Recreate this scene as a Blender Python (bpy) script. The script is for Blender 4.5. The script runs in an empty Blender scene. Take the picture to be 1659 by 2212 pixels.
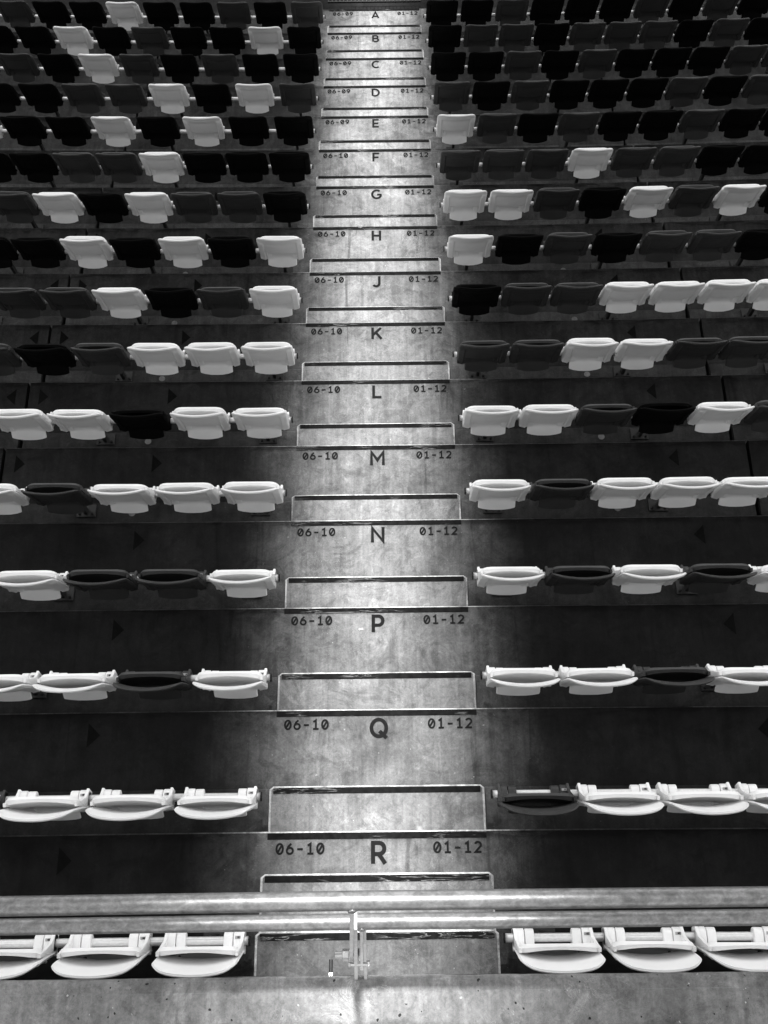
import bpy, bmesh, math, random
from mathutils import Vector, Matrix
random.seed(7)
C = bpy.context.scene
COL = C.collection

# ---------------------------------------------------------------- camera
PITCH = math.radians(64.1164504)
cam_d = bpy.data.cameras.new("camera"); cam = bpy.data.objects.new("camera", cam_d); COL.objects.link(cam)
cam_d.sensor_fit = 'HORIZONTAL'; cam_d.sensor_width = 36.0; cam_d.lens = 36.0 * 2600 / 1659
cam_d.clip_start = 0.05; cam_d.clip_end = 500
fwd = Vector((0, math.cos(PITCH), -math.sin(PITCH)))
up = Vector((0, math.sin(PITCH), math.cos(PITCH)))
right = Vector((1, 0, 0))
ROLL = 0.0105
r2 = right * math.cos(ROLL) - up * math.sin(ROLL)
u2 = right * math.sin(ROLL) + up * math.cos(ROLL)
m = Matrix(((r2.x, u2.x, -fwd.x), (r2.y, u2.y, -fwd.y), (r2.z, u2.z, -fwd.z))).to_4x4()
m.translation = Vector((0.0574, -1.31327605, 6.71192329))
cam.matrix_world = m
C.camera = cam

# ---------------------------------------------------------------- world, sun, exposure
SUN_EL = math.radians(76)
w = bpy.data.worlds.new("World"); C.world = w; w.use_nodes = True
nt = w.node_tree; nt.nodes.clear()
sky = nt.nodes.new('ShaderNodeTexSky'); sky.sky_type = 'NISHITA'; sky.sun_disc = False
sky.sun_elevation = SUN_EL; sky.sun_rotation = 0.0
bw = nt.nodes.new('ShaderNodeRGBToBW'); bg = nt.nodes.new('ShaderNodeBackground'); wo = nt.nodes.new('ShaderNodeOutputWorld')
nt.links.new(sky.outputs[0], bw.inputs[0]); nt.links.new(bw.outputs[0], bg.inputs[0]); nt.links.new(bg.outputs[0], wo.inputs[0])
bg.inputs[1].default_value = 0.15
sd = bpy.data.lights.new("sun", 'SUN'); so = bpy.data.objects.new("sun", sd); COL.objects.link(so)
sd.energy = 3.4; sd.angle = math.radians(2.5); sd.color = (1, 1, 1)
sdir = Vector((0, math.cos(SUN_EL), math.sin(SUN_EL)))
so.rotation_euler = sdir.to_track_quat('Z', 'Y').to_euler(); so.location = (0, 6, 20)
C.view_settings.view_transform = 'Standard'; C.view_settings.look = 'None'
C.view_settings.exposure = 1.72; C.view_settings.gamma = 1.0
C.render.engine = 'CYCLES'
C.render.resolution_x = 768; C.render.resolution_y = 1024

# ---------------------------------------------------------------- constants (metres)
D = 0.78437493; R = 0.32172345
LET = "RQPNMLKJHGFEDCBA"          # R is the nearest (highest) row, A the farthest (lowest)
NROW = 16
XE = 7.0                          # half length of the terraces
CK = [(0, -.0024), (1, -.0015), (2, -.0005), (3, .001), (4, .0018), (8, .0033), (15, .0048)]
def ck(k):
    if k <= 0: return CK[0][1]
    for (a, va), (b, vb) in zip(CK, CK[1:]):
        if k <= b: return va + (vb - va) * (k - a) / (b - a)
    return CK[-1][1]
def yo(k, x): return ck(k) * max(0.0, abs(x) - .6) ** 2    # the rows bow slightly
def nose(k, x=0.0): return k * D + yo(k, x)
def camdepth(y, z): return (y + 1.31327605) * math.cos(PITCH) + (6.71192329 - z) * math.sin(PITCH)

# ---------------------------------------------------------------- materials
def newmat(name):
    mt = bpy.data.materials.new(name); mt.use_nodes = True
    n = mt.node_tree; b = n.nodes['Principled BSDF']; return mt, n, b
def N(n, t, **kw):
    o = n.nodes.new(t)
    for k, v in kw.items(): setattr(o, k, v)
    return o
def noise(n, vec, scale, detail=5, rough=.55, dist=0):
    o = N(n, 'ShaderNodeTexNoise'); o.inputs['Scale'].default_value = scale; o.inputs['Detail'].default_value = detail
    o.inputs['Roughness'].default_value = rough; o.inputs['Distortion'].default_value = dist
    n.links.new(vec, o.inputs['Vector']); return o.outputs[0]
def mathn(n, op, a, b=None, clamp=False):
    o = N(n, 'ShaderNodeMath', operation=op); o.use_clamp = clamp
    for i, v in enumerate((a, b)):
        if v is None: continue
        if isinstance(v, (int, float)): o.inputs[i].default_value = v
        else: n.links.new(v, o.inputs[i])
    return o.outputs[0]
def maprange(n, v, a, b, c, d, smooth=False):
    o = N(n, 'ShaderNodeMapRange'); o.interpolation_type = 'SMOOTHSTEP' if smooth else 'LINEAR'
    n.links.new(v, o.inputs[0])
    for i, q in zip((1, 2, 3, 4), (a, b, c, d)): o.inputs[i].default_value = q
    return o.outputs[0]
def mixv(n, f, a, b):
    o = N(n, 'ShaderNodeMix'); o.data_type = 'FLOAT'
    for i, v in zip((0, 2, 3), (f, a, b)):
        if isinstance(v, (int, float)): o.inputs[i].default_value = v
        else: n.links.new(v, o.inputs[i])
    return o.outputs[0]
def mapping(n, vec, sc):
    o = N(n, 'ShaderNodeMapping'); n.links.new(vec, o.inputs[0]); o.inputs['Scale'].default_value = sc; return o.outputs[0]

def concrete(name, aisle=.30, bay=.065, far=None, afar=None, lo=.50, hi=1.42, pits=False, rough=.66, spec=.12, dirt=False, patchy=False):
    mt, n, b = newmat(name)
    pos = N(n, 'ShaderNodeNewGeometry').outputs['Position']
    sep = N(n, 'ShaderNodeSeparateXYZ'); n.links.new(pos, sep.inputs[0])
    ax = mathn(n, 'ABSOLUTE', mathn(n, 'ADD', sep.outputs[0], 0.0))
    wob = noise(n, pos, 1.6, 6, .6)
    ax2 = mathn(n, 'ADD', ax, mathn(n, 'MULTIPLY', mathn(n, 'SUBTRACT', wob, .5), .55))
    f = maprange(n, ax2, .32, 1.08, 0, 1, True)         # light band painted into the colour: pale aisle fading to dark bays
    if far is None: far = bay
    wb = maprange(n, mathn(n, 'ADD', sep.outputs[1], mathn(n, 'MULTIPLY', wob, 2.0)), 2.0, 10.5, 0, 1, True)   # light and shade painted in: lower rows paler, upper rows darker
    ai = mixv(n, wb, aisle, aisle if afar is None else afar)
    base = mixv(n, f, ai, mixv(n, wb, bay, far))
    big = maprange(n, noise(n, pos, 1.7, 8, .66, .5), .3, .7, lo, hi)
    mid = maprange(n, noise(n, pos, 13, 10, .74, 1.2), .3, .72, .70, 1.30)
    fine = maprange(n, noise(n, pos, 85, 6, .7), .3, .7, .80, 1.18)
    strk = maprange(n, noise(n, mapping(n, pos, (22, 1.6, 1.6)), 1.0, 7, .65, .5), .35, .68, .78, 1.18)
    crk = mathn(n, 'ABSOLUTE', mathn(n, 'SUBTRACT', noise(n, pos, 17, 7, .7, 1.8), .5))
    crk = maprange(n, crk, 0.0, .016, .72, 1.0)
    blot = maprange(n, noise(n, pos, 3.4, 10, .72, 1.6), .50, .60, 1.0, .68)
    blot2 = maprange(n, noise(n, pos, 7.0, 10, .75, 1.0), .56, .64, 1.0, 1.35)
    crk = mathn(n, 'MULTIPLY', crk, mathn(n, 'MULTIPLY', blot, blot2))
    v = mathn(n, 'MULTIPLY', mathn(n, 'MULTIPLY', base, big), mathn(n, 'MULTIPLY', mathn(n, 'MULTIPLY', mid, crk), mathn(n, 'MULTIPLY', fine, strk)))
    if dirt:
        # grime: a broken dark line just behind each nose, and dirt gathered at the back of each tread
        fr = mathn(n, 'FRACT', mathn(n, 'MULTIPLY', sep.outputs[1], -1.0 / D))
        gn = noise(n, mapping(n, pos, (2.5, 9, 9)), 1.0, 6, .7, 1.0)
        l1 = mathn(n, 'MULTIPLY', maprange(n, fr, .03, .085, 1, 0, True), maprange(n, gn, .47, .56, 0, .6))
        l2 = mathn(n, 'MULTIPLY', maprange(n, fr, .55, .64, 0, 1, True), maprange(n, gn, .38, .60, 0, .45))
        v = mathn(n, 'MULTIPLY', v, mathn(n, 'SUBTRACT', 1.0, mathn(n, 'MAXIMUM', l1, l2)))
        # dark drips running back from the nose and round blotches
        dr = maprange(n, noise(n, mapping(n, pos, (9, .7, .7)), 1.0, 5, .6, .8), .60, .70, 0, .45)
        v = mathn(n, 'MULTIPLY', v, mathn(n, 'SUBTRACT', 1.0, dr))
    # pale scuffs
    sc = noise(n, pos, 5.5, 9, .75, 2.2)
    ridge = mathn(n, 'ABSOLUTE', mathn(n, 'SUBTRACT', sc, .5))
    scf = maprange(n, ridge, 0.0, .008, 1, 0)
    gate = maprange(n, noise(n, pos, 1.9, 3, .6), .54, .64, 0, 1)
    scm = mathn(n, 'MULTIPLY', mathn(n, 'MULTIPLY', scf, gate), .55)
    v = mixv(n, scm, v, mathn(n, 'MULTIPLY', base, 2.6))
    if patchy:
        v = mathn(n, 'MULTIPLY', v, maprange(n, noise(n, mapping(n, pos, (6, 3, 3)), 1.0, 7, .75), .40, .52, .45, 1.0))
    if pits:
        vo = N(n, 'ShaderNodeTexVoronoi'); vo.inputs['Scale'].default_value = 40
        wv = N(n, 'ShaderNodeTexNoise'); wv.inputs['Scale'].default_value = 60; n.links.new(pos, wv.inputs['Vector'])
        va = N(n, 'ShaderNodeVectorMath', operation='MULTIPLY_ADD'); n.links.new(wv.outputs['Color'], va.inputs[0]); va.inputs[1].default_value = (.012, .012, .012); n.links.new(pos, va.inputs[2]); n.links.new(va.outputs[0], vo.inputs['Vector'])
        pr = N(n, 'ShaderNodeSeparateColor'); n.links.new(vo.outputs['Color'], pr.inputs[0])
        rad = maprange(n, pr.outputs[0], .70, 1.0, 0.0, .22)
        pit = mathn(n, 'LESS_THAN', vo.outputs['Distance'], rad)
        pit = mathn(n, 'MULTIPLY', pit, .88)
        v = mathn(n, 'MULTIPLY', v, mathn(n, 'SUBTRACT', 1.0, pit))
    # small pale specks and mortar splashes
    spk = maprange(n, noise(n, pos, 48, 2, .5), .74, .78, 0, .7)
    v = mixv(n, spk, v, mathn(n, 'MULTIPLY', base, 2.8))
    cb = N(n, 'ShaderNodeCombineColor'); 
    for i in range(3): n.links.new(v, cb.inputs[i])
    n.links.new(cb.outputs[0], b.inputs['Base Color'])
    rr = maprange(n, noise(n, pos, 6, 6, .6), .3, .7, rough - .08, rough + .12)
    n.links.new(rr, b.inputs['Roughness'])
    b.inputs['Specular IOR Level'].default_value = spec
    bp = N(n, 'ShaderNodeBump'); bp.inputs['Strength'].default_value = .35; bp.inputs['Distance'].default_value = .004
    hh = mathn(n, 'ADD', noise(n, pos, 40, 8, .7), mathn(n, 'MULTIPLY', noise(n, pos, 8, 4, .5), 1.5))
    if pits: hh = mathn(n, 'SUBTRACT', hh, mathn(n, 'MULTIPLY', pit, 2.0))
    n.links.new(hh, bp.inputs['Height']); n.links.new(bp.outputs[0], b.inputs['Normal'])
    return mt

def plain(name, v, rough=.5, spec=.5, metal=0, var=.1, scale=20, bump=0.0):
    mt, n, b = newmat(name)
    tc = N(n, 'ShaderNodeTexCoord').outputs['Object']
    oi = N(n, 'ShaderNodeObjectInfo').outputs['Random']
    off = N(n, 'ShaderNodeVectorMath', operation='ADD'); n.links.new(tc, off.inputs[0])
    cx = N(n, 'ShaderNodeCombineXYZ'); 
    for i in range(3): n.links.new(mathn(n, 'MULTIPLY', oi, 37.0 + 11 * i), cx.inputs[i])
    n.links.new(cx.outputs[0], off.inputs[1]); tc = off.outputs[0]
    q = maprange(n, noise(n, tc, scale, 5, .6), .3, .7, v * (1 - var), v * (1 + var))
    q = mathn(n, 'MULTIPLY', q, maprange(n, oi, 0, 1, 1 - var * 1.2, 1 + var * .6))
    cb = N(n, 'ShaderNodeCombineColor')
    for i in range(3): n.links.new(q, cb.inputs[i])
    n.links.new(cb.outputs[0], b.inputs['Base Color'])
    n.links.new(maprange(n, noise(n, tc, scale * 2.3, 4, .6), .3, .7, rough * .9, min(1, rough * 1.12)), b.inputs['Roughness'])
    b.inputs['Specular IOR Level'].default_value = spec; b.inputs['Metallic'].default_value = metal
    if bump:
        bp = N(n, 'ShaderNodeBump'); bp.inputs['Strength'].default_value = bump; bp.inputs['Distance'].default_value = .002
        n.links.new(noise(n, tc, scale * 6, 5, .6), bp.inputs['Height']); n.links.new(bp.outputs[0], b.inputs['Normal'])
    return mt

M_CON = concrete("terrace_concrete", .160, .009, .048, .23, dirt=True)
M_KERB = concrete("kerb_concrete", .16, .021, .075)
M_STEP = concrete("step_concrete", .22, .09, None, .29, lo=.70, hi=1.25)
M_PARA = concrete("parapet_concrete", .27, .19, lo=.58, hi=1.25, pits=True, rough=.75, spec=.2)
M_EDGE = concrete("worn_pale_edge", .85, .07, .11, lo=.8, hi=1.2, patchy=True)
M_STEP2 = concrete("shaded_grey_concrete", .11, .06, lo=.70, hi=1.25)  # darker copy of the step concrete, parapet shade put into its colour
M_PLUG = plain("pale_mortar", .16, .8, .2, var=.3, scale=40)
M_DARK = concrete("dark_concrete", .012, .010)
M_WHITE = plain("white_plastic", .84, .42, .4, var=.035, scale=9)
M_GREY = plain("dark_grey_plastic", .034, .5, .35, var=.14, scale=9)
M_BLACK = plain("black_plastic", .0025, .75, .06, var=.1, scale=9)
M_PIPE = plain("brushed_aluminium", .72, .34, .5, metal=.45, var=.08, scale=60)
M_STEEL = plain("dark_steel", .03, .55, .4, metal=.3, var=.2)
M_RUB = plain("black_rubber", .01, .7, .2)
M_PAINT = plain("black_paint", .012, .85, .05, var=.12, scale=30)
M_ARROW = plain("black_arrow_paint", .004, .85, .08, var=.2, scale=30)
M_BOLT = plain("zinc_bolt", .6, .3, .5, metal=.85, var=.15, scale=80)
M_TAG = plain("grey_tag", .35, .4, .4)

def galv(name):
    mt, n, b = newmat(name)
    pos = N(n, 'ShaderNodeNewGeometry').outputs['Position']
    a = maprange(n, noise(n, mapping(n, pos, (1, 1.6, 1.6)), 26, 6, .65, .6), .3, .7, .13, .29)
    c = maprange(n, noise(n, pos, 110, 3, .6), .3, .7, .85, 1.12)
    v = mathn(n, 'MULTIPLY', a, c)
    vo = N(n, 'ShaderNodeTexVoronoi'); vo.inputs['Scale'].default_value = 45; n.links.new(pos, vo.inputs['Vector'])
    sp = N(n, 'ShaderNodeSeparateColor'); n.links.new(vo.outputs['Color'], sp.inputs[0])
    v = mathn(n, 'MULTIPLY', v, maprange(n, sp.outputs[0], 0, 1, .9, 1.08))
    cb = N(n, 'ShaderNodeCombineColor')
    for i in range(3): n.links.new(v, cb.inputs[i])
    n.links.new(cb.outputs[0], b.inputs['Base Color'])
    b.inputs['Metallic'].default_value = .6
    n.links.new(maprange(n, a, .20, .40, .44, .30), b.inputs['Roughness'])
    bp = N(n, 'ShaderNodeBump'); bp.inputs['Strength'].default_value = .25; bp.inputs['Distance'].default_value = .001
    n.links.new(noise(n, pos, 90, 5, .6), bp.inputs['Height']); n.links.new(bp.outputs[0], b.inputs['Normal'])
    return mt
M_GALV = galv("galvanised_steel")
M_FLAT = plain("zinc_plate", .55, .5, .5, metal=0, var=.12, scale=40)

def strip_mat():
    mt, n, b = newmat("anti_slip_strip")
    pos = N(n, 'ShaderNodeNewGeometry').outputs['Position']
    v = maprange(n, noise(n, pos, 30, 6, .6), .3, .7, .005, .014)
    s = noise(n, mapping(n, pos, (2.2, 26, 4)), 1.0, 5, .6, 1.5)
    line = maprange(n, mathn(n, 'ABSOLUTE', mathn(n, 'SUBTRACT', s, .5)), 0, .022, 1, 0)
    g = maprange(n, noise(n, pos, 2.3, 2, .5), .52, .6, 0, 1)
    v = mixv(n, mathn(n, 'MULTIPLY', line, g), v, .22)
    cb = N(n, 'ShaderNodeCombineColor')
    for i in range(3): n.links.new(v, cb.inputs[i])
    n.links.new(cb.outputs[0], b.inputs['Base Color']); b.inputs['Roughness'].default_value = .85
    b.inputs['Specular IOR Level'].default_value = .05
    return mt
M_STRIP = strip_mat()

# ---------------------------------------------------------------- mesh helpers
def link_mesh(name, bm, mat, parent=None, smooth=False):
    me = bpy.data.meshes.new(name); bmesh.ops.recalc_face_normals(bm, faces=bm.faces); bm.to_mesh(me); bm.free()
    me.materials.append(mat)
    if smooth:
        for p in me.polygons: p.use_smooth = True
    o = bpy.data.objects.new(name, me); COL.objects.link(o)
    if parent: o.parent = parent
    return o
def tag(o, label=None, cat=None, group=None, kind=None):
    if label: o['label'] = label
    if cat: o['category'] = cat
    if group: o['group'] = group
    if kind: o['kind'] = kind
    return o
def empty(name, loc=(0, 0, 0), rz=0):
    o = bpy.data.objects.new(name, None); COL.objects.link(o); o.location = loc; o.rotation_euler = (0, 0, rz)
    o.empty_display_size = .1; return o
def add_box(bm, x0, x1, y0, y1, z0, z1, bev=0.0, seg=2):
    vs = [bm.verts.new((x, y, z)) for x in (x0, x1) for y in (y0, y1) for z in (z0, z1)]
    q = lambda a, b, c, d: bm.faces.new((vs[a], vs[b], vs[c], vs[d]))
    fs = [q(0, 1, 3, 2), q(4, 6, 7, 5), q(0, 4, 5, 1), q(2, 3, 7, 6), q(0, 2, 6, 4), q(1, 5, 7, 3)]
    if bev:
        es = list({e for f in fs for e in f.edges})
        bmesh.ops.bevel(bm, geom=es, offset=bev, segments=seg, profile=.5, affect='EDGES')
def add_tube(bm, pts, r, seg=16, cap=True):
    rings = []
    for i, p in enumerate(pts):
        p = Vector(p)
        d = (Vector(pts[min(i + 1, len(pts) - 1)]) - Vector(pts[max(i - 1, 0)])).normalized()
        a = d.cross(Vector((0, 0, 1)));
        if a.length < 1e-3: a = d.cross(Vector((0, 1, 0)))
        a.normalize(); b = d.cross(a)
        rings.append([bm.verts.new(p + (a * math.cos(t) + b * math.sin(t)) * r) for t in [2 * math.pi * j / seg for j in range(seg)]])
    for r0, r1 in zip(rings, rings[1:]):
        for j in range(seg): bm.faces.new((r0[j], r0[(j + 1) % seg], r1[(j + 1) % seg], r1[j]))
    if cap: bm.faces.new(rings[0]); bm.faces.new(rings[-1])
def add_prism_x(bm, prof, x0, x1, bev=0.0, seg=2):
    """profile in (y,z) extruded along x"""
    a = [bm.verts.new((x0, y, z)) for y, z in prof]; b = [bm.verts.new((x1, y, z)) for y, z in prof]
    fs = [bm.faces.new(a), bm.faces.new(b)]; n = len(prof); es = []
    for i in range(n): fs.append(bm.faces.new((a[i], a[(i + 1) % n], b[(i + 1) % n], b[i])))
    if bev:
        es = list(fs[0].edges) + list(fs[1].edges)
        bmesh.ops.bevel(bm, geom=es, offset=bev, segments=seg, profile=.5, affect='EDGES')
def grid_shell(bm, front, back, nu, nv, keep=lambda i, j: True, bulge=.35):
    """closed shell between two (nu+1)x(nv+1) point grids, rims rounded"""
    F = {}; B = {}
    used = set()
    for i in range(nu):
        for j in range(nv):
            if keep(i, j):
                for a, b in ((i, j), (i + 1, j), (i + 1, j + 1), (i, j + 1)): used.add((a, b))
    for a, b in used: F[a, b] = bm.verts.new(front(a, b)); B[a, b] = bm.verts.new(back(a, b))
    cnt = {}
    for i in range(nu):
        for j in range(nv):
            if not keep(i, j): continue
            q = [(i, j), (i + 1, j), (i + 1, j + 1), (i, j + 1)]
            bm.faces.new([F[c] for c in q]); bm.faces.new([B[c] for c in reversed(q)])
            for s in range(4):
                e = (q[s], q[(s + 1) % 4]); cnt.setdefault(tuple(sorted(e)), []).append((e, (i, j)))
    MID = {}
    cen = {}
    rim = [v[0] for v in cnt.values() if len(v) == 1]
    outn = {}
    for (a, b), (i, j) in rim:
        c = sum((F[x].co for x in ((i, j), (i + 1, j), (i + 1, j + 1), (i, j + 1))), Vector()) / 4
        mid = (F[a].co + F[b].co) / 2
        t = (F[b].co - F[a].co)
        o = (mid - c); 
        if t.length > 1e-6: o -= t * (o.dot(t) / t.length_squared)
        if o.length > 1e-6: o.normalize()
        for x in (a, b): outn.setdefault(x, Vector()); outn[x] += o
    for x, o in outn.items():
        th = (F[x].co - B[x].co).length
        if o.length > 1e-6: o.normalize()
        MID[x] = bm.verts.new((F[x].co + B[x].co) / 2 + o * th * bulge)
    for (a, b), _ in rim:
        bm.faces.new((F[b], F[a], MID[a], MID[b])); bm.faces.new((MID[b], MID[a], B[a], B[b]))

# ---------------------------------------------------------------- painted lettering (stroke glyphs)
def arc(cx, cy, rx, ry, a0, a1, n=14):
    return [(cx + rx * math.cos(math.radians(a0 + (a1 - a0) * i / n)), cy + ry * math.sin(math.radians(a0 + (a1 - a0) * i / n))) for i in range(n + 1)]
def glyph(c):
    """(width, [(points, closed)]) for cap height 1; the stroke's half width is inside the box"""
    g = {
     '0': (.62, [(arc(.31, .5, .26, .43, 0, 345, 20), True), ([(.17, .24), (.45, .76)], False)]),
     '1': (.62, [([(.10, .76), (.33, .93), (.33, .07)], False), ([(.08, .07), (.58, .07)], False)]),
     '2': (.62, [(arc(.31, .68, .24, .25, 160, -25, 10) + [(.09, .07), (.58, .07)], False)]),
     '6': (.62, [(arc(.31, .33, .25, .26, 0, 340, 16), True), ([(.08, .42), (.2, .72), (.42, .95)], False)]),
     '9': (.62, [(arc(.31, .67, .25, .26, 0, 340, 16), True), ([(.54, .58), (.42, .28), (.2, .05)], False)]),
     '8': (.62, [(arc(.31, .71, .2, .22, 0, 340, 14), True), (arc(.31, .28, .25, .23, 0, 340, 14), True)]),
     '7': (.62, [([(.06, .93), (.55, .93), (.22, .05)], False)]),
     '3': (.62, [(arc(.29, .71, .22, .22, 140, -80, 10) + arc(.29, .28, .25, .22, 80, -140, 10), False)]),
     '4': (.62, [([(.45, .05), (.45, .93), (.06, .28), (.6, .28)], False)]),
     '5': (.62, [([(.52, .93), (.14, .93), (.12, .55)] + arc(.29, .33, .25, .26, 110, -140, 12), False)]),
     '-': (.62, [([(.08, .46), (.54, .46)], False)]),
     'A': (.84, [([(.06, 0), (.42, .95), (.78, 0)], False), ([(.19, .27), (.65, .27)], False)]),
     'B': (.72, [([(.09, .07), (.09, .93), (.40, .93)] + arc(.40, .73, .2, .2, 90, -90, 8) + [(.18, .53)], False), ([(.40, .53)] + arc(.43, .30, .23, .23, 90, -90, 8) + [(.18, .07)], False)]),
     'C': (.80, [(arc(.46, .5, .39, .43, 48, 312, 20), False)]),
     'D': (.82, [([(.09, .07), (.09, .93), (.33, .93)] + arc(.33, .5, .40, .43, 90, -90, 14) + [(.18, .07)], False)]),
     'E': (.68, [([(.62, .93), (.09, .93), (.09, .07), (.62, .07)], False), ([(.09, .5), (.57, .5)], False)]),
     'F': (.66, [([(.62, .93), (.09, .93), (.09, 0)], False), ([(.09, .47), (.56, .47)], False)]),
     'G': (.84, [(arc(.46, .5, .39, .43, 48, 335, 20) + [(.80, .46), (.50, .46)], False)]),
     'H': (.78, [([(.09, 0), (.09, 1)], False), ([(.69, 0), (.69, 1)], False), ([(.09, .5), (.69, .5)], False)]),
     'J': (.62, [([(.52, 1), (.52, .33)] + arc(.28, .33, .24, .26, 0, -150, 10), False)]),
     'K': (.80, [([(.09, 0), (.09, 1)], False), ([(.70, .97), (.12, .36)], False), ([(.33, .56), (.74, .02)], False)]),
     'L': (.66, [([(.09, 1), (.09, .07), (.63, .07)], False)]),
     'M': (.94, [([(.09, 0), (.09, .93), (.47, .36), (.85, .93), (.85, 0)], False)]),
     'N': (.82, [([(.09, 0), (.09, .93), (.73, .07), (.73, 1)], False)]),
     'P': (.72, [([(.09, 0), (.09, .93), (.38, .93)] + arc(.38, .665, .24, .265, 90, -90, 10) + [(.18, .40)], False)]),
     'Q': (.88, [(arc(.45, .5, .38, .43, 0, 350, 26), True), ([(.48, .34), (.84, -.02)], False)]),
     'R': (.76, [([(.09, 0), (.09, .93), (.38, .93)] + arc(.38, .68, .24, .25, 90, -90, 10) + [(.18, .43)], False), ([(.36, .43), (.66, .0)], False)]),
    }
    return g[c]
def ribbon(bm, pts, closed, wd, z):
    P = []
    for x, y in pts:
        if not P or (Vector((x, y)) - P[-1]).length > 1e-5: P.append(Vector((x, y)))
    n = len(P); L = []; Rr = []
    for i in range(n):
        a = P[i - 1] if (i > 0 or closed) else None
        b = P[(i + 1) % n] if (i < n - 1 or closed) else None
        d1 = (P[i] - a).normalized() if a is not None else None
        d2 = (b - P[i]).normalized() if b is not None else None
        if d1 is None: d1 = d2
        if d2 is None: d2 = d1
        t = (d1 + d2)
        t = t.normalized() if t.length > 1e-4 else d1
        nr = Vector((-t.y, t.x)); c = max(.42, nr.dot(Vector((-d1.y, d1.x))))
        L.append(P[i] + nr * wd / 2 / c); Rr.append(P[i] - nr * wd / 2 / c)
    lv = [bm.verts.new((p.x, p.y, z)) for p in L]; rv = [bm.verts.new((p.x, p.y, z)) for p in Rr]
    for i in range(n if closed else n - 1):
        j = (i + 1) % n; bm.faces.new((rv[i], rv[j], lv[j], lv[i]))
def text_mesh(bm, s, x, y, h, adv=None, stroke=.14, wscale=1.0, z=0.0, flip=False):
    """text centred on x, cap top at y"""
    ws = [(adv if adv else glyph(c)[0] * h * wscale) for c in s]; tot = sum(ws); cx = -tot / 2; k = 0
    for c, wd in zip(s, ws):
        gw, strokes = glyph(c); off = cx + (wd - gw * h * wscale) / 2
        for pts, closed in strokes:
            q = [(off + px * h * wscale, -h + py * h) for px, py in pts]
            if flip: q = [(-a, -h - b) for a, b in q]
            ribbon(bm, [(x + a, y + b) for a, b in q], closed, stroke * h, z + k * .0004); k += 1
        cx += wd

# ---------------------------------------------------------------- terraces
JX = lambda k: 2.84 - .006 * k
def xs_for(x0, x1, step=.5):
    n = max(1, int(round((x1 - x0) / step))); return [x0 + (x1 - x0) * i / n for i in range(n + 1)]
def terrace(k, x0, x1, back=None):
    """one bay of a precast tread: chamfered nose at nose(k), running back under the riser of row k-1"""
    z = -k * R; rise = R; ch = .009
    bm = bmesh.new()
    xs = xs_for(x0, x1); rows = []
    for x in xs:
        yn = nose(k, x); yb = (nose(k - 1, x) if back is None else back) - .06
        prof = [(yn, z - rise - .05), (yn, z - ch), (yn - ch, z), (yb, z), (yb, z - rise - .05)]
        rows.append([bm.verts.new((x, a, b)) for a, b in prof])
    for a, b in zip(rows, rows[1:]):
        for i in range(5):
            f = bm.faces.new((a[i], a[(i + 1) % 5], b[(i + 1) % 5], b[i]))
            if i == 1: f.material_index = 1
    bm.faces.new(rows[0]); bm.faces.new(rows[-1])
    return bm
def strip_bm(x0, x1, y0, y1, z, h=.004):
    bm = bmesh.new(); add_box(bm, x0, x1, y0, y1, z - .002, z + h); return bm
def arrow_bm(x, y, z, d):
    """triangle 0.15 m tall, 0.075 m wide, flat edge away from where it points"""
    bm = bmesh.new(); vs = [bm.verts.new(p) for p in ((x - d * .036, y, z), (x - d * .036, y - .15, z), (x + d * .039, y - .075, z))]
    bm.faces.new(vs); return bm
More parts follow.
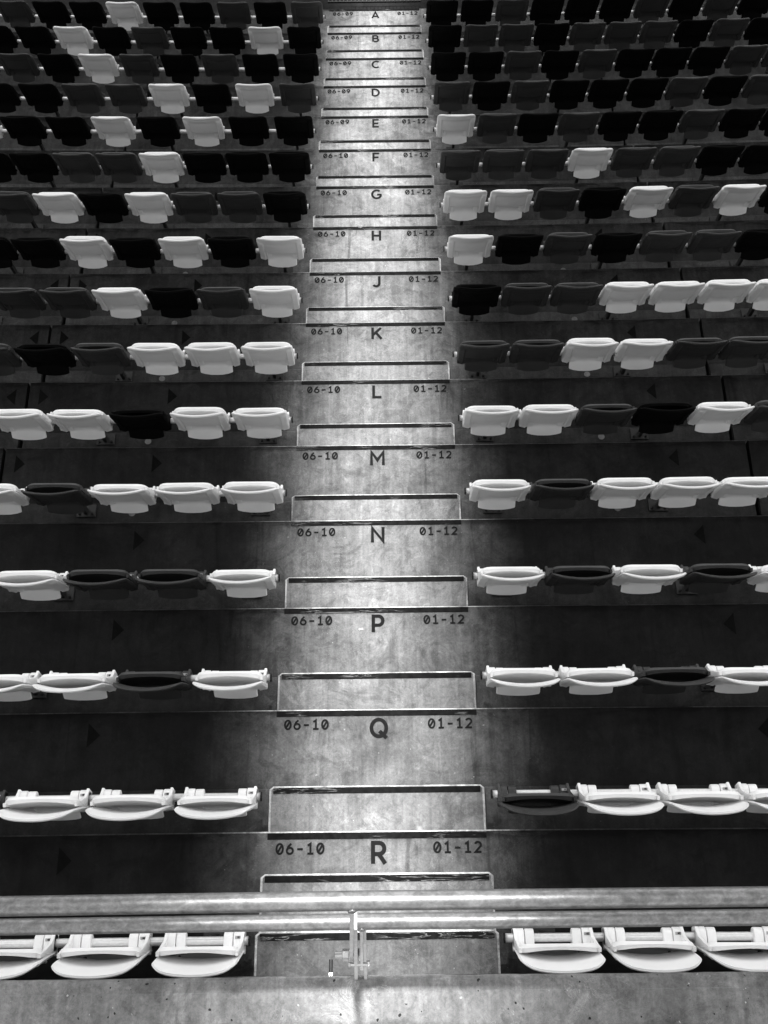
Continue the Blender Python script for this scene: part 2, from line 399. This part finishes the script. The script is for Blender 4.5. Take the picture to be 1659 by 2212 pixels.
for k in range(NROW):
    L = LET[k]; z = -k * R
    t = empty("terrace_row", (0, k * D, z)); inv = Matrix.Translation((0, -k * D, -z))
    tag(t, "long concrete terrace tread painted with the row letter %s in the aisle" % L, "terrace step", "concrete terrace rows")
    def put(name, bm, mat):
        bmesh.ops.transform(bm, matrix=inv, verts=bm.verts); return link_mesh(name, bm, mat, t)
    for (x0, x1) in ((-XE, -JX(k) - .012), (-JX(k) + .012, JX(k) - .012), (JX(k) + .012, XE)):
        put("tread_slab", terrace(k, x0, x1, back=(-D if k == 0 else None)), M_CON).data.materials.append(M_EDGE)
    # anti-slip strip, letters, numbers, arrows
    put("nosing_strip", strip_bm(-.6, .6, k * D - .045, k * D - .010, z), M_STRIP)
    bm = bmesh.new(); text_mesh(bm, L, .012, k * D - .0595, .119, stroke=.19, wscale=.98, z=z + .003); put("row_letter", bm, M_PAINT)
    lt = "06-09" if L in "ABCDE" else "06-10"
    bm = bmesh.new(); text_mesh(bm, lt, -.42, k * D - .064, .062, adv=.0555, stroke=.18, wscale=1.08, z=z + .003); put("seat_numbers", bm, M_PAINT)
    bm = bmesh.new(); text_mesh(bm, "01-12", .44, k * D - .064, .062, adv=.0555, stroke=.18, wscale=1.08, z=z + .003); put("seat_numbers", bm, M_PAINT)
    la = -1.70 + .0122 * k; ra = 2.335 - .0225 * k
    for x, d in ((la, 1), (-JX(k) + .13, 1), (-JX(k) - .13, -1), (ra, -1)):
        put("arrow_mark", arrow_bm(x, nose(k, x) - .07, z + .003, d), M_ARROW)
    # low kerb behind the seats, against the riser of the row above
    if k > 0:
        for (x0, x1) in ((-XE, -JX(k) - .02), (-JX(k) + .02, -.632), (.632, JX(k) - .02), (JX(k) + .02, XE)):
            rows = []; bm = bmesh.new()
            for x in xs_for(x0, x1):
                yn = nose(k - 1, x)
                rows.append([bm.verts.new((x, a, b)) for a, b in ((yn - .03, z - .01), (yn - .03, z + .024), (yn + .300, z + .010), (yn + .308, z + .004), (yn + .308, z - .01))])
            for a, b in zip(rows, rows[1:]):
                for i in range(5): bm.faces.new((a[i], a[(i + 1) % 5], b[(i + 1) % 5], b[i]))
            bm.faces.new(rows[0]); bm.faces.new(rows[-1])
            put("kerb_strip", bm, M_KERB)

    if k > 0:
        for x in (-1.80, 1.78):
            bm = bmesh.new(); yy = nose(k - 1, x) + .215
            bmesh.ops.create_circle(bm, cap_ends=True, segments=20, radius=.026)
            bmesh.ops.translate(bm, verts=bm.verts, vec=(x, yy, z + .0215)); put("plug_disc", bm, M_PLUG)
# half steps in the aisle
def half_step(yb, yf, z0, z1, label, mat=None):
    """block standing against the riser at yb, top at z1, front edge at yf"""
    t = empty("aisle_step", (0, yf, z0)); tag(t, label, "step", "half steps down the aisle")
    bm = bmesh.new(); c = .012; hw = .615
    top = [(-hw + c, yb), (-hw + c, yf - .022), (-hw + c + .016, yf - .009), (hw - c - .016, yf - .009), (hw - c, yf - .022), (hw - c, yb)]
    mid = [(-hw, yb), (-hw, yf - .018), (-hw + .022, yf), (hw - .022, yf), (hw, yf - .018), (hw, yb)]
    bot = [(x * 1.022, y + (.006 if y != yb else 0)) for x, y in mid]
    rings = [[bm.verts.new((x, y - yf, z - z0)) for x, y in ps] for ps, z in ((top, z1), (mid, z1 - .009), (bot, z0 - .03))]
    for a, b in zip(rings, rings[1:]):
        for i in range(6):
            f = bm.faces.new((a[i], a[(i + 1) % 6], b[(i + 1) % 6], b[i]))
            if a is rings[0] and i != 5: f.material_index = 1
    bm.faces.new(rings[0]); bm.faces.new(rings[-1])
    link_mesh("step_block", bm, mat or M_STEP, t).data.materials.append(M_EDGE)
    link_mesh("nosing_strip", strip_bm(-.592, .592, -.046, -.012, z1 - z0), M_STRIP, t)
for k in range(0, NROW - 1):
    half_step(k * D - .03, k * D + .289 + (0, 0, 0, 0, 0, 0, 0, 0, 0, 0, 0, .008, .012, .03, .03)[k], -(k + 1) * R, -k * R - .170,
              "low concrete half step in the aisle between the letters %s and %s" % (LET[k], LET[k + 1]))
half_step(-.60, -.252, 0, .161, "lower concrete step behind the letter R under the two steel rails")
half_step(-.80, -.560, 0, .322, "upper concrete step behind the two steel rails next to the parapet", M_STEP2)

# raised landing behind row R (its nose strip shows just above the parapet)
t = empty("rear_landing", (0, -.784, 0)); tag(t, "raised concrete landing edge between the last seats and the parapet", "landing")
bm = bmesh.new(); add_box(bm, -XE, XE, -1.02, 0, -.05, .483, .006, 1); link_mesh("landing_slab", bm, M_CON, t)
link_mesh("nosing_strip", strip_bm(-.6, .6, -.045, -.010, .483), M_STRIP, t)

# ---------------------------------------------------------------- stuff beyond row A and the ground
zb = -15 * R
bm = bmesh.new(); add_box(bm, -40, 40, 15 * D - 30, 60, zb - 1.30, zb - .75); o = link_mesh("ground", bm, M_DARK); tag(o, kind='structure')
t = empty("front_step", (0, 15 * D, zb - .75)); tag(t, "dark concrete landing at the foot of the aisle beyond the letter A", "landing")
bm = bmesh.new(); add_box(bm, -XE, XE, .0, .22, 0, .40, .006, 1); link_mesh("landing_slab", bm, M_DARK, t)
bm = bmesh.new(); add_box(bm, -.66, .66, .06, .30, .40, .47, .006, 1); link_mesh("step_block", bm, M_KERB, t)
t = empty("drain_grate", (0, 15 * D + .50, zb - .34)); tag(t, "dark metal grating at the foot of the aisle beyond the letter A", "grate")
bm = bmesh.new()
for i in range(25): add_box(bm, -.64 + i * .0525, -.63 + i * .0525, 0, .5, 0, .02)
link_mesh("grate_bar", bm, M_STEEL, t)
bm = bmesh.new()
for j in range(6): add_box(bm, -.645, .64, j * .098, j * .098 + .01, -.004, .023)
link_mesh("grate_frame", bm, M_STEEL, t)

# ---------------------------------------------------------------- seat
HW = .200
def back_profile(z):
    """centre-line y of the backrest's front (seating) face at height z above the pipe"""
    pts = [(-.05, -.060), (.0, -.068), (.06, -.083), (.16, -.108), (.26, -.136), (.33, -.158), (.38, -.178), (.41, -.194)]
    for (a, va), (b, vb) in zip(pts, pts[1:]):
        if z <= b:
            t = (z - a) / (b - a); return va + (vb - va) * t
    return pts[-1][1]
def make_backrest(mat, parent):
    us = [-1, -.965, -.90, -.80, -.74, -.68, -.5, -.25, 0, .25, .5, .68, .74, .80, .90, .965, 1]
    zs = [-.048, -.02, .01, .045, .078, .088, .14, .20, .25, .300, .312, .328, .344, .360, .374, .386, .395, .401, .405]
    nu = len(us) - 1; nv = len(zs) - 1
    zt = zs[-1]; rc = .075
    def hw(z):
        h = .190 + .004 * min(1, max(0, z / .3))
        if z > zt - rc:
            d = z - (zt - rc); h -= rc - math.sqrt(max(0, rc * rc - d * d)) * 1.0 if d < rc else rc
        return h
    def dish(z): return .034
    def th(z): return .012 if z < .36 else .012 + .003 * min(1, (z - .36) / .05)
    def fpt(a, b):
        z = zs[b]; u = us[a]; x = u * hw(z); q = abs(x / HW)
        zz = z - .006 * q ** 3 * (z / .405)
        return Vector((x, back_profile(z) + dish(z) * q ** 2.1, zz))
    def bpt(a, b):
        z = zs[b]; p = fpt(a, b); u = abs(us[a]); t = th(z)
        if u > .78 and z < .31: t += .010            # raised side frames
        if z >= .312: t += .004
        s = min(1, max(0, (z - .28) / .12))
        n = Vector((0, -1, -.35 - .75 * s)).normalized()
        return p + n * t
    def keep(i, j):
        zc = (zs[j] + zs[j + 1]) / 2; uc = abs((us[i] + us[i + 1]) / 2)
        return zc > .083 or uc > .70
    bm = bmesh.new(); grid_shell(bm, fpt, bpt, nu, nv, keep)
    # arms from the hinges up to the back
    for s in (-1, 1):
        prof = [(.012, -.040), (-.050, -.048), (-.075, .0), (-.110, .16), (-.132, .26), (-.112, .27), (-.085, .18), (-.045, .075), (-.01, .045), (.015, .03)]
        x0, x1 = (s * .150, s * .196) if s > 0 else (-.196, -.150)
        x0, x1 = min(x0, x1), max(x0, x1)
        prof2 = [(y + .035, z) for y, z in prof]
        add_prism_x(bm, prof2, x0 + (.030 if s > 0 else 0), x1 - (0 if s > 0 else .030), .004)
    o = link_mesh("backrest", bm, mat, parent, True); return o
def make_pan(mat, parent):
    us = [-1, -.95, -.86, -.72, -.675, -.5, -.25, 0, .25, .5, .675, .72, .86, .95, 1]
    zs = [-.140, -.133, -.120, -.10, -.075, -.052, -.036, .0, .05, .10, .15, .20, .230, .255, .270, .277]
    nu = len(us) - 1; nv = len(zs) - 1
    def hw(z):
        zt = zs[-1]; rc = .060; h = .185
        if z > zt - rc:
            d = z - (zt - rc); h = .185 - (rc - math.sqrt(max(0, rc * rc - d * d)))
        if z < -.05: h = .185
        if z < -.045: h = .126 / .675 * 1.0
        return h
    def xw(a, z):
        u = us[a]
        x = u * hw(z)
        return x
    def cy(z):
        if z < -.03: return -.044 + (z + .03) * .30
        if z < .10: return -.044 - (z + .03) * .10
        return -.057 - (z - .10) * .06
    def fpt(a, b):                                       # face towards the pitch (underside of the folded pan)
        z = zs[b]; x = xw(a, z)
        zz = z + .034 * (abs(x) / .126) ** 2.6 * max(0.0, min(1.0, (-.05 - z) / .09))
        return Vector((x, cy(z) + .012, zz))
    def bpt(a, b):                                       # seating face, dished
        z = zs[b]; p = fpt(a, b); q = min(1, abs(p.x) / .185)
        t = .018
        if z > .0: t = .020 + (.016 * q ** 2 + .008 * max(0, (z - .20) / .077)) 
        return p + Vector((0, -t, -.004 if z > .25 else 0))
    def keep(i, j):
        zc = (zs[j] + zs[j + 1]) / 2; uc = abs((us[i] + us[i + 1]) / 2)
        return zc > .025 or uc < .675
    bm = bmesh.new(); grid_shell(bm, fpt, bpt, nu, nv, keep)
    for x0, x1 in ((-.139, -.094), (.094, .139)):        # inner hinge knuckles wrapped round the pipe
        add_prism_x(bm, KNUCK, x0, x1, .004)
    return link_mesh("seat_pan", bm, mat, parent, True)
def knuckle(r1, ext):
    p = []
    for i in range(11):
        a = math.radians(-100 + 190 * i / 10); p.append((math.cos(a) * r1 + .004, math.sin(a) * r1))
    p += [(-ext, r1 * .95), (-ext, -r1 * .9)]
    return p
KNUCK = knuckle(.040, .062); KNUCK2 = knuckle(.043, .060)
def make_seat(mat, kind):
    root = empty("stadium_seat")
    make_backrest(mat, root); make_pan(mat, root)
    for s in (-1, 1):
        bm = bmesh.new(); a, b = sorted((s * .143, s * .196)); add_prism_x(bm, KNUCK2, a, b, .005)
        h = link_mesh("hinge", bm, mat, root, True)
        bm = bmesh.new(); add_tube(bm, [(s * .165, -.03, -.040), (s * .165, -.03, -.056)], .0065, 10)
        link_mesh("bolt", bm, M_RUB, h, True)
        if s == 1:
            bm = bmesh.new(); add_box(bm, .152, .189, .004, .018, .0425, .0462, .001, 1)
            link_mesh("number_plate", bm, M_TAG if kind != 'K' else M_STEEL, h)
    return root
def shade_by_angle(o, ang=math.radians(42)):
    bm = bmesh.new(); bm.from_mesh(o.data)
    for e in bm.edges: e.smooth = not (len(e.link_faces) == 2 and e.calc_face_angle(0) > ang)
    bm.to_mesh(o.data); bm.free()
PROTO = {}
for kd, mt in (('W', M_WHITE), ('G', M_GREY), ('K', M_BLACK)):
    s = make_seat(mt, kd); PROTO[kd] = s
    for c in s.children:
        shade_by_angle(c)
def copy_tree(o, parent=None):
    c = o.copy(); COL.objects.link(c); c.parent = parent
    for ch in list(o.children): copy_tree(ch, c)
    return c

SEATS_L = dict(A="GKGKKWKKGK", B="KWKKGKWKKG", C="KKGKGWKGKG", D="GWKWGGKKGW", E="KKWKWKKWK", F="KKKWGGKKG", G="KGGWKWGG",
               H="WKWKWKKG", J="WGKWGGW", K="WWWGKGW", L="WWKWWW", M="WWWGWG", N="WGGWG", P="WGWWG", Q="WWWGW", R="WWWW")
SEATS_R = dict(A="KKGKKKGKGKGK", B="KGGKGGGKGKKG", C="KKGKGKKKGGKK", D="GKGKKKGKGKGK", E="WGKGKKGKKGK", F="GGGWGGKKGW", G="WWGKWGWKG",
               H="WKGKGGKGW", J="KGGWWWWGW", K="GGWWGGWG", L="WWGKWGW", M="WGWWWG", N="WGWGWG", P="WWGWWG", Q="GWWWGW", R="WWWWG")
PT = dict(zip("RQPNMLKJHGFEDCBA", [195.7, 173, 158.5, 146.2, 133.7, 124.4, 115.6, 108.3, 105.6, 99.2, 93.9, 88.7, 84.7, 80.7, 77, 75.8]))
PL = dict(zip("RQPNMLKJHGFEDCBA", [203.8, 180.6, 164, 149.4, 143.2, 132.5, 122.5, 113.3, 106.2, 99.6, 93.5, 98.8, 93.8, 88.5, 84.1, 79.8]))
COLN = dict(W="white", G="dark grey", K="black")
ORD = ["first", "second", "third", "fourth", "fifth", "sixth", "seventh", "eighth", "ninth", "tenth", "eleventh", "twelfth"]
used = {'W': False, 'G': False, 'K': False}
rs = random.Random(11)
PG = .171                                                # pipe in front of the riser behind it
def pipe_pos(k, x):
    """x,y,z of the rail of row k and its heading"""
    if k == 0: y0 = -D - .0 + yo(0, x); z = .417
    else: y0 = nose(k - 1, x); z = -(k - 1) * R + .095
    return y0 + PG, z
for k in range(NROW):
    L = LET[k]
    for side, seq, px in ((-1, SEATS_L[L], PL[L]), (1, SEATS_R[L], PT[L])):
        y0, z0 = pipe_pos(k, 0); pitch = px * (camdepth(y0, z0) - (0 if L in "RQPN" else .33 if side < 0 else .19)) / 2600.0
        n = len(seq); x0 = .850 if side < 0 else (.870 if L == 'R' else .858)
        sname = "left" if side < 0 else "right"
        for i, kd in enumerate(seq):
            x = side * (x0 + i * pitch); y, z = pipe_pos(k, x)
            ry = math.atan2(pipe_pos(k, x + .05)[0] - pipe_pos(k, x - .05)[0], .1)
            if not used[kd]: s = PROTO[kd]; used[kd] = True
            else: s = copy_tree(PROTO[kd])
            s.location = (x, y, z); s.rotation_euler = (0, 0, ry + rs.uniform(-.008, .008))
            for c in s.children:
                if c.name.startswith("seat_pan"): c.rotation_euler = (rs.uniform(-.035, .02), 0, 0)
            tag(s, "%s folding seat in row %s, %s to the %s of the aisle" % (COLN[kd], L, ORD[i], sname), "seat", "folding stadium seats in the terrace rows")
            num = str(i + 1) if side > 0 else ("%02d" % ((9 if L in "ABCDE" else 10) - i) if i == 0 and L in "ABCDE" else str((9 if L in "ABCDE" else 10) - i))
            if L in "RQPNM" and int(num) > 0:
                plate = [h for h in s.children if h.name.startswith("hinge") for _ in [0]]
                for h in plate:
                    for c in h.children:
                        if c.name.startswith("number_plate"):
                            bm = bmesh.new(); text_mesh(bm, num, .1705, .0155, .009, stroke=.2, z=.0468, flip=True, wscale=1.3)
                            d = link_mesh("seat_number", bm, M_RUB if kd == 'W' else M_RUB, s)
                            break
        # rail: aluminium tube on steel legs
        r = empty("seat_rail", (side * .64, pipe_pos(k, .64)[0], z0 - .417))
        tag(r, "round aluminium rail carrying the folding seats, %s half of row %s" % (sname, L), "seat rail", "seat rails of the terrace rows")
        org = Vector(r.location); X1 = x0 + n * pitch
        xs = [.636 + (X1 - .636) * i / 14 for i in range(15)]
        bm = bmesh.new(); add_tube(bm, [Vector((side * a, pipe_pos(k, a)[0], z0)) - org for a in xs], .0215, 18); link_mesh("tube", bm, M_PIPE, r, True)
        bm = bmesh.new(); add_tube(bm, [Vector((side * a, pipe_pos(k, .64)[0], z0)) - org for a in (.628, .6355)], .0255, 18); link_mesh("end_cap", bm, M_RUB, r, False)
        a = x0; first = True
        while a < X1:
            y = pipe_pos(k, a)[0]; yr = y - PG; xc = side * (a + (0 if side > 0 else .0)) ; zf = z0 - .417 + .024 if k > 0 else 0.004
            bm = bmesh.new()
            add_prism_x(bm, [(yr + .150, z0 - .02), (yr + .195, z0 - .02), (yr + .252, zf + .004), (yr + .205, zf + .004)], xc - .014, xc + .014, .003, 1)
            bmesh.ops.translate(bm, verts=bm.verts, vec=-org); lg = link_mesh("leg", bm, M_STEEL, r)
            bm = bmesh.new(); add_box(bm, xc - .07, xc + .07, yr + .185, yr + .285, zf - .004, zf + .006, .001, 1)
            bmesh.ops.translate(bm, verts=bm.verts, vec=-org); bp = link_mesh("base_plate", bm, M_STEEL, r)
            for bx in (-.048, .048):
                bm = bmesh.new(); add_tube(bm, [(xc + bx, yr + .205, zf + .004), (xc + bx, yr + .205, zf + .018)], .009, 6)
                bmesh.ops.translate(bm, verts=bm.verts, vec=-org); link_mesh("bolt", bm, M_RUB, bp)
            a += pitch * 2.86 if first else pitch * 3.0; first = False

# ---------------------------------------------------------------- parapet and guard rail in front of the camera
t = empty("parapet_wall", (0, -1.1, 0)); tag(t, "pitted pale concrete parapet along the bottom with air holes and a worn edge", "parapet")
bm = bmesh.new(); prof = []
PZ = 2.25; PY = -.934
xs = xs_for(-XE, XE, .04); rows = []
rng = random.Random(3)
for x in xs:
    j = (rng.random() - .5) * .004
    py = PY + .004 * min(0, x) * .5
    rows.append([bm.verts.new((x, a + 1.1, b)) for a, b in ((py, -.1), (py + j * .4, PZ - .035), (py - .004 + j, PZ - .012), (py - .016 + j, PZ - .002), (py - .052, PZ), (py - .056, PZ + .003), (-1.55, PZ + .003), (-1.55, -.1))])
for a, b in zip(rows, rows[1:]):
    for i in range(8): bm.faces.new((a[i], a[(i + 1) % 8], b[(i + 1) % 8], b[i]))
bm.faces.new(rows[0]); bm.faces.new(rows[-1])
link_mesh("wall_face", bm, M_PARA, t)

t = empty("guard_rail", (0, -.845, PZ)); tag(t, "two galvanised steel tubes bolted by flat plates above the parapet", "guard rail")
def rel(bm): bmesh.ops.translate(bm, verts=bm.verts, vec=(0, .845, -PZ)); return bm
TOPY, TOPZ, MIDY, MIDZ = -.845, 3.38, -.823, 2.78
bm = bmesh.new(); add_tube(bm, [(x, TOPY + (.010 * x * .5 if x < 0 else 0), TOPZ) for x in (-5, -2, -1, 0, 1, 2, 5)], .0262, 24); link_mesh("top_rail", rel(bm), M_GALV, t, True)
bm = bmesh.new(); add_tube(bm, [(x, MIDY + (.010 * x * .5 if x < 0 else 0), MIDZ) for x in (-5, -2, -1, 0, 1, 2, 5)], .0252, 24); link_mesh("middle_rail", rel(bm), M_GALV, t, True)
def plate(name, top, bot, wd, th, xt, xb):
    bm = bmesh.new(); V = []
    for (x, (y, z)) in ((xt, top), (xb, bot)):
        for dx in (-th / 2, th / 2):
            for dy in (0, wd): V.append(bm.verts.new((x + dx, y + dy, z)))
    for q in ((0, 1, 3, 2), (4, 6, 7, 5), (0, 4, 5, 1), (2, 3, 7, 6), (0, 2, 6, 4), (1, 5, 7, 3)): bm.faces.new([V[i] for i in q])
    bmesh.ops.bevel(bm, geom=list(bm.edges), offset=.0018, segments=2, profile=.5, affect='EDGES')
    return link_mesh(name, rel(bm), M_FLAT, t)
plate("post_plate", (-.872, 3.362), (-.907, 2.42), .05, .0118, -.039, -.068)
plate("post_plate", (-.862, 2.90), (-.950, 2.24), .05, .0118, -.0425, -.0560)
plate("post_plate", (-.848, 2.765), (-.933, 2.40), .045, .010, -.027, -.0335)
plate("post_plate", (-.878, 2.66), (-.950, 2.24), .045, .010, -.0190, -.0235)
for x, (y, z) in ((-.039, (TOPY - .024, TOPZ - .006)), (-.027, (MIDY - .022, MIDZ - .006))):   # weld beads
    bm = bmesh.new(); bmesh.ops.create_icosphere(bm, subdivisions=3, radius=1)
    rr = random.Random(5)
    for v in bm.verts: v.co = Vector((v.co.x * .013, v.co.y * .008, v.co.z * .016)) * (1 + (rr.random() - .5) * .25) + Vector((x, y, z))
    link_mesh("weld_bead", rel(bm), M_GALV, t, True)
def bolt(y, z, x0, x1, r, parts):
    bm = bmesh.new(); n = 40
    add_tube(bm, [(x0 + (x1 - x0) * i / 2, y, z) for i in range(3)], r, 20)
    for i in range(n):
        xx = x0 + (x1 - x0) * (i + .5) / n; add_tube(bm, [(xx - .0007, y, z), (xx + .0007, y, z)], r * 1.07, 16)
    b = link_mesh("bolt", rel(bm), M_BOLT, t)
    for a0, a1, rad, seg in parts:
        bm = bmesh.new(); add_tube(bm, [(a0, y, z), (a1, y, z)], rad, seg)
        bmesh.ops.bevel(bm, geom=[e for e in bm.edges if abs(e.verts[0].co.x - e.verts[1].co.x) < 1e-5], offset=.0015, segments=2, profile=.5, affect='EDGES')
        link_mesh("nut" if seg == 6 else "washer", rel(bm), M_BOLT, b)
bolt(-.893, 2.50, -.119, -.030, .0100, [(-.095, -.0735, .0200, 6), (-.0735, -.0705, .022, 20), (-.0445, -.0415, .022, 20), (-.0415, -.0300, .0195, 6)])
bolt(-.918, 2.45, -.0770, -.006, .0055, [(-.0765, -.0690, .0085, 6), (-.0160, -.0135, .013, 20), (-.0135, -.0055, .0125, 6)])

t = empty("anchor_bolt", (-.1463, -.934, 2.205)); tag(t, "threaded stud with a nut in the parapet edge, left of the rail post", "bolt")
bm = bmesh.new(); add_tube(bm, [(0, -.03, 0), (0, .056, 0)], .0065, 16)
for i in range(24): add_tube(bm, [(0, .004 + i * .0021, 0), (0, .005 + i * .0021, 0)], .0071, 14)
link_mesh("threaded_rod", bm, M_STEEL, t)
bm = bmesh.new(); add_tube(bm, [(0, .000, 0), (0, .012, 0)], .0128, 6); bmesh.ops.bevel(bm, geom=list(bm.edges), offset=.001, segments=1, affect='EDGES'); link_mesh("nut", bm, M_BOLT, t)

# small things lying on the treads
def at(x, k, back, dz=0): return (x, k * D - back, -k * R + dz)
t = empty("paper_scrap", at(-.10, 2, .158, .004), .1); tag(t, "tiny white scrap of paper on the tread left of the letter P", "litter")
bm = bmesh.new(); add_box(bm, -.013, .013, -.006, .006, 0, .004, .001, 1); link_mesh("scrap", bm, M_WHITE, t)

# ---------------------------------------------------------------- added off-view sun blocker: its slot shapes a light stripe down the aisle
def blocker(x0, x1, label):
    RK = R / D; H = 24.0
    t = empty("sun_blocker", ((x0 + x1) / 2, 11.2, H - RK * 11.2)); tag(t, label, "blocker"); t.rotation_euler = (-math.atan(RK), 0, 0)
    bm = bmesh.new(); add_box(bm, -(x1 - x0) / 2, (x1 - x0) / 2, -9.6, 9.6, 0, .12); link_mesh("blocker_sheet", bm, M_STEEL, t)
    for i in range(6):
        bm = bmesh.new(); add_box(bm, -(x1 - x0) / 2, (x1 - x0) / 2, -9.3 + i * 3.7, -9.15 + i * 3.7, -.25, -.002); link_mesh("blocker_beam", bm, M_STEEL, t)
SLOT = .30
blocker(-7.5, -SLOT, "left half of the added unseen sun blocker high over the lower rows")
blocker(SLOT, 7.5, "right half of the added unseen sun blocker high over the lower rows")
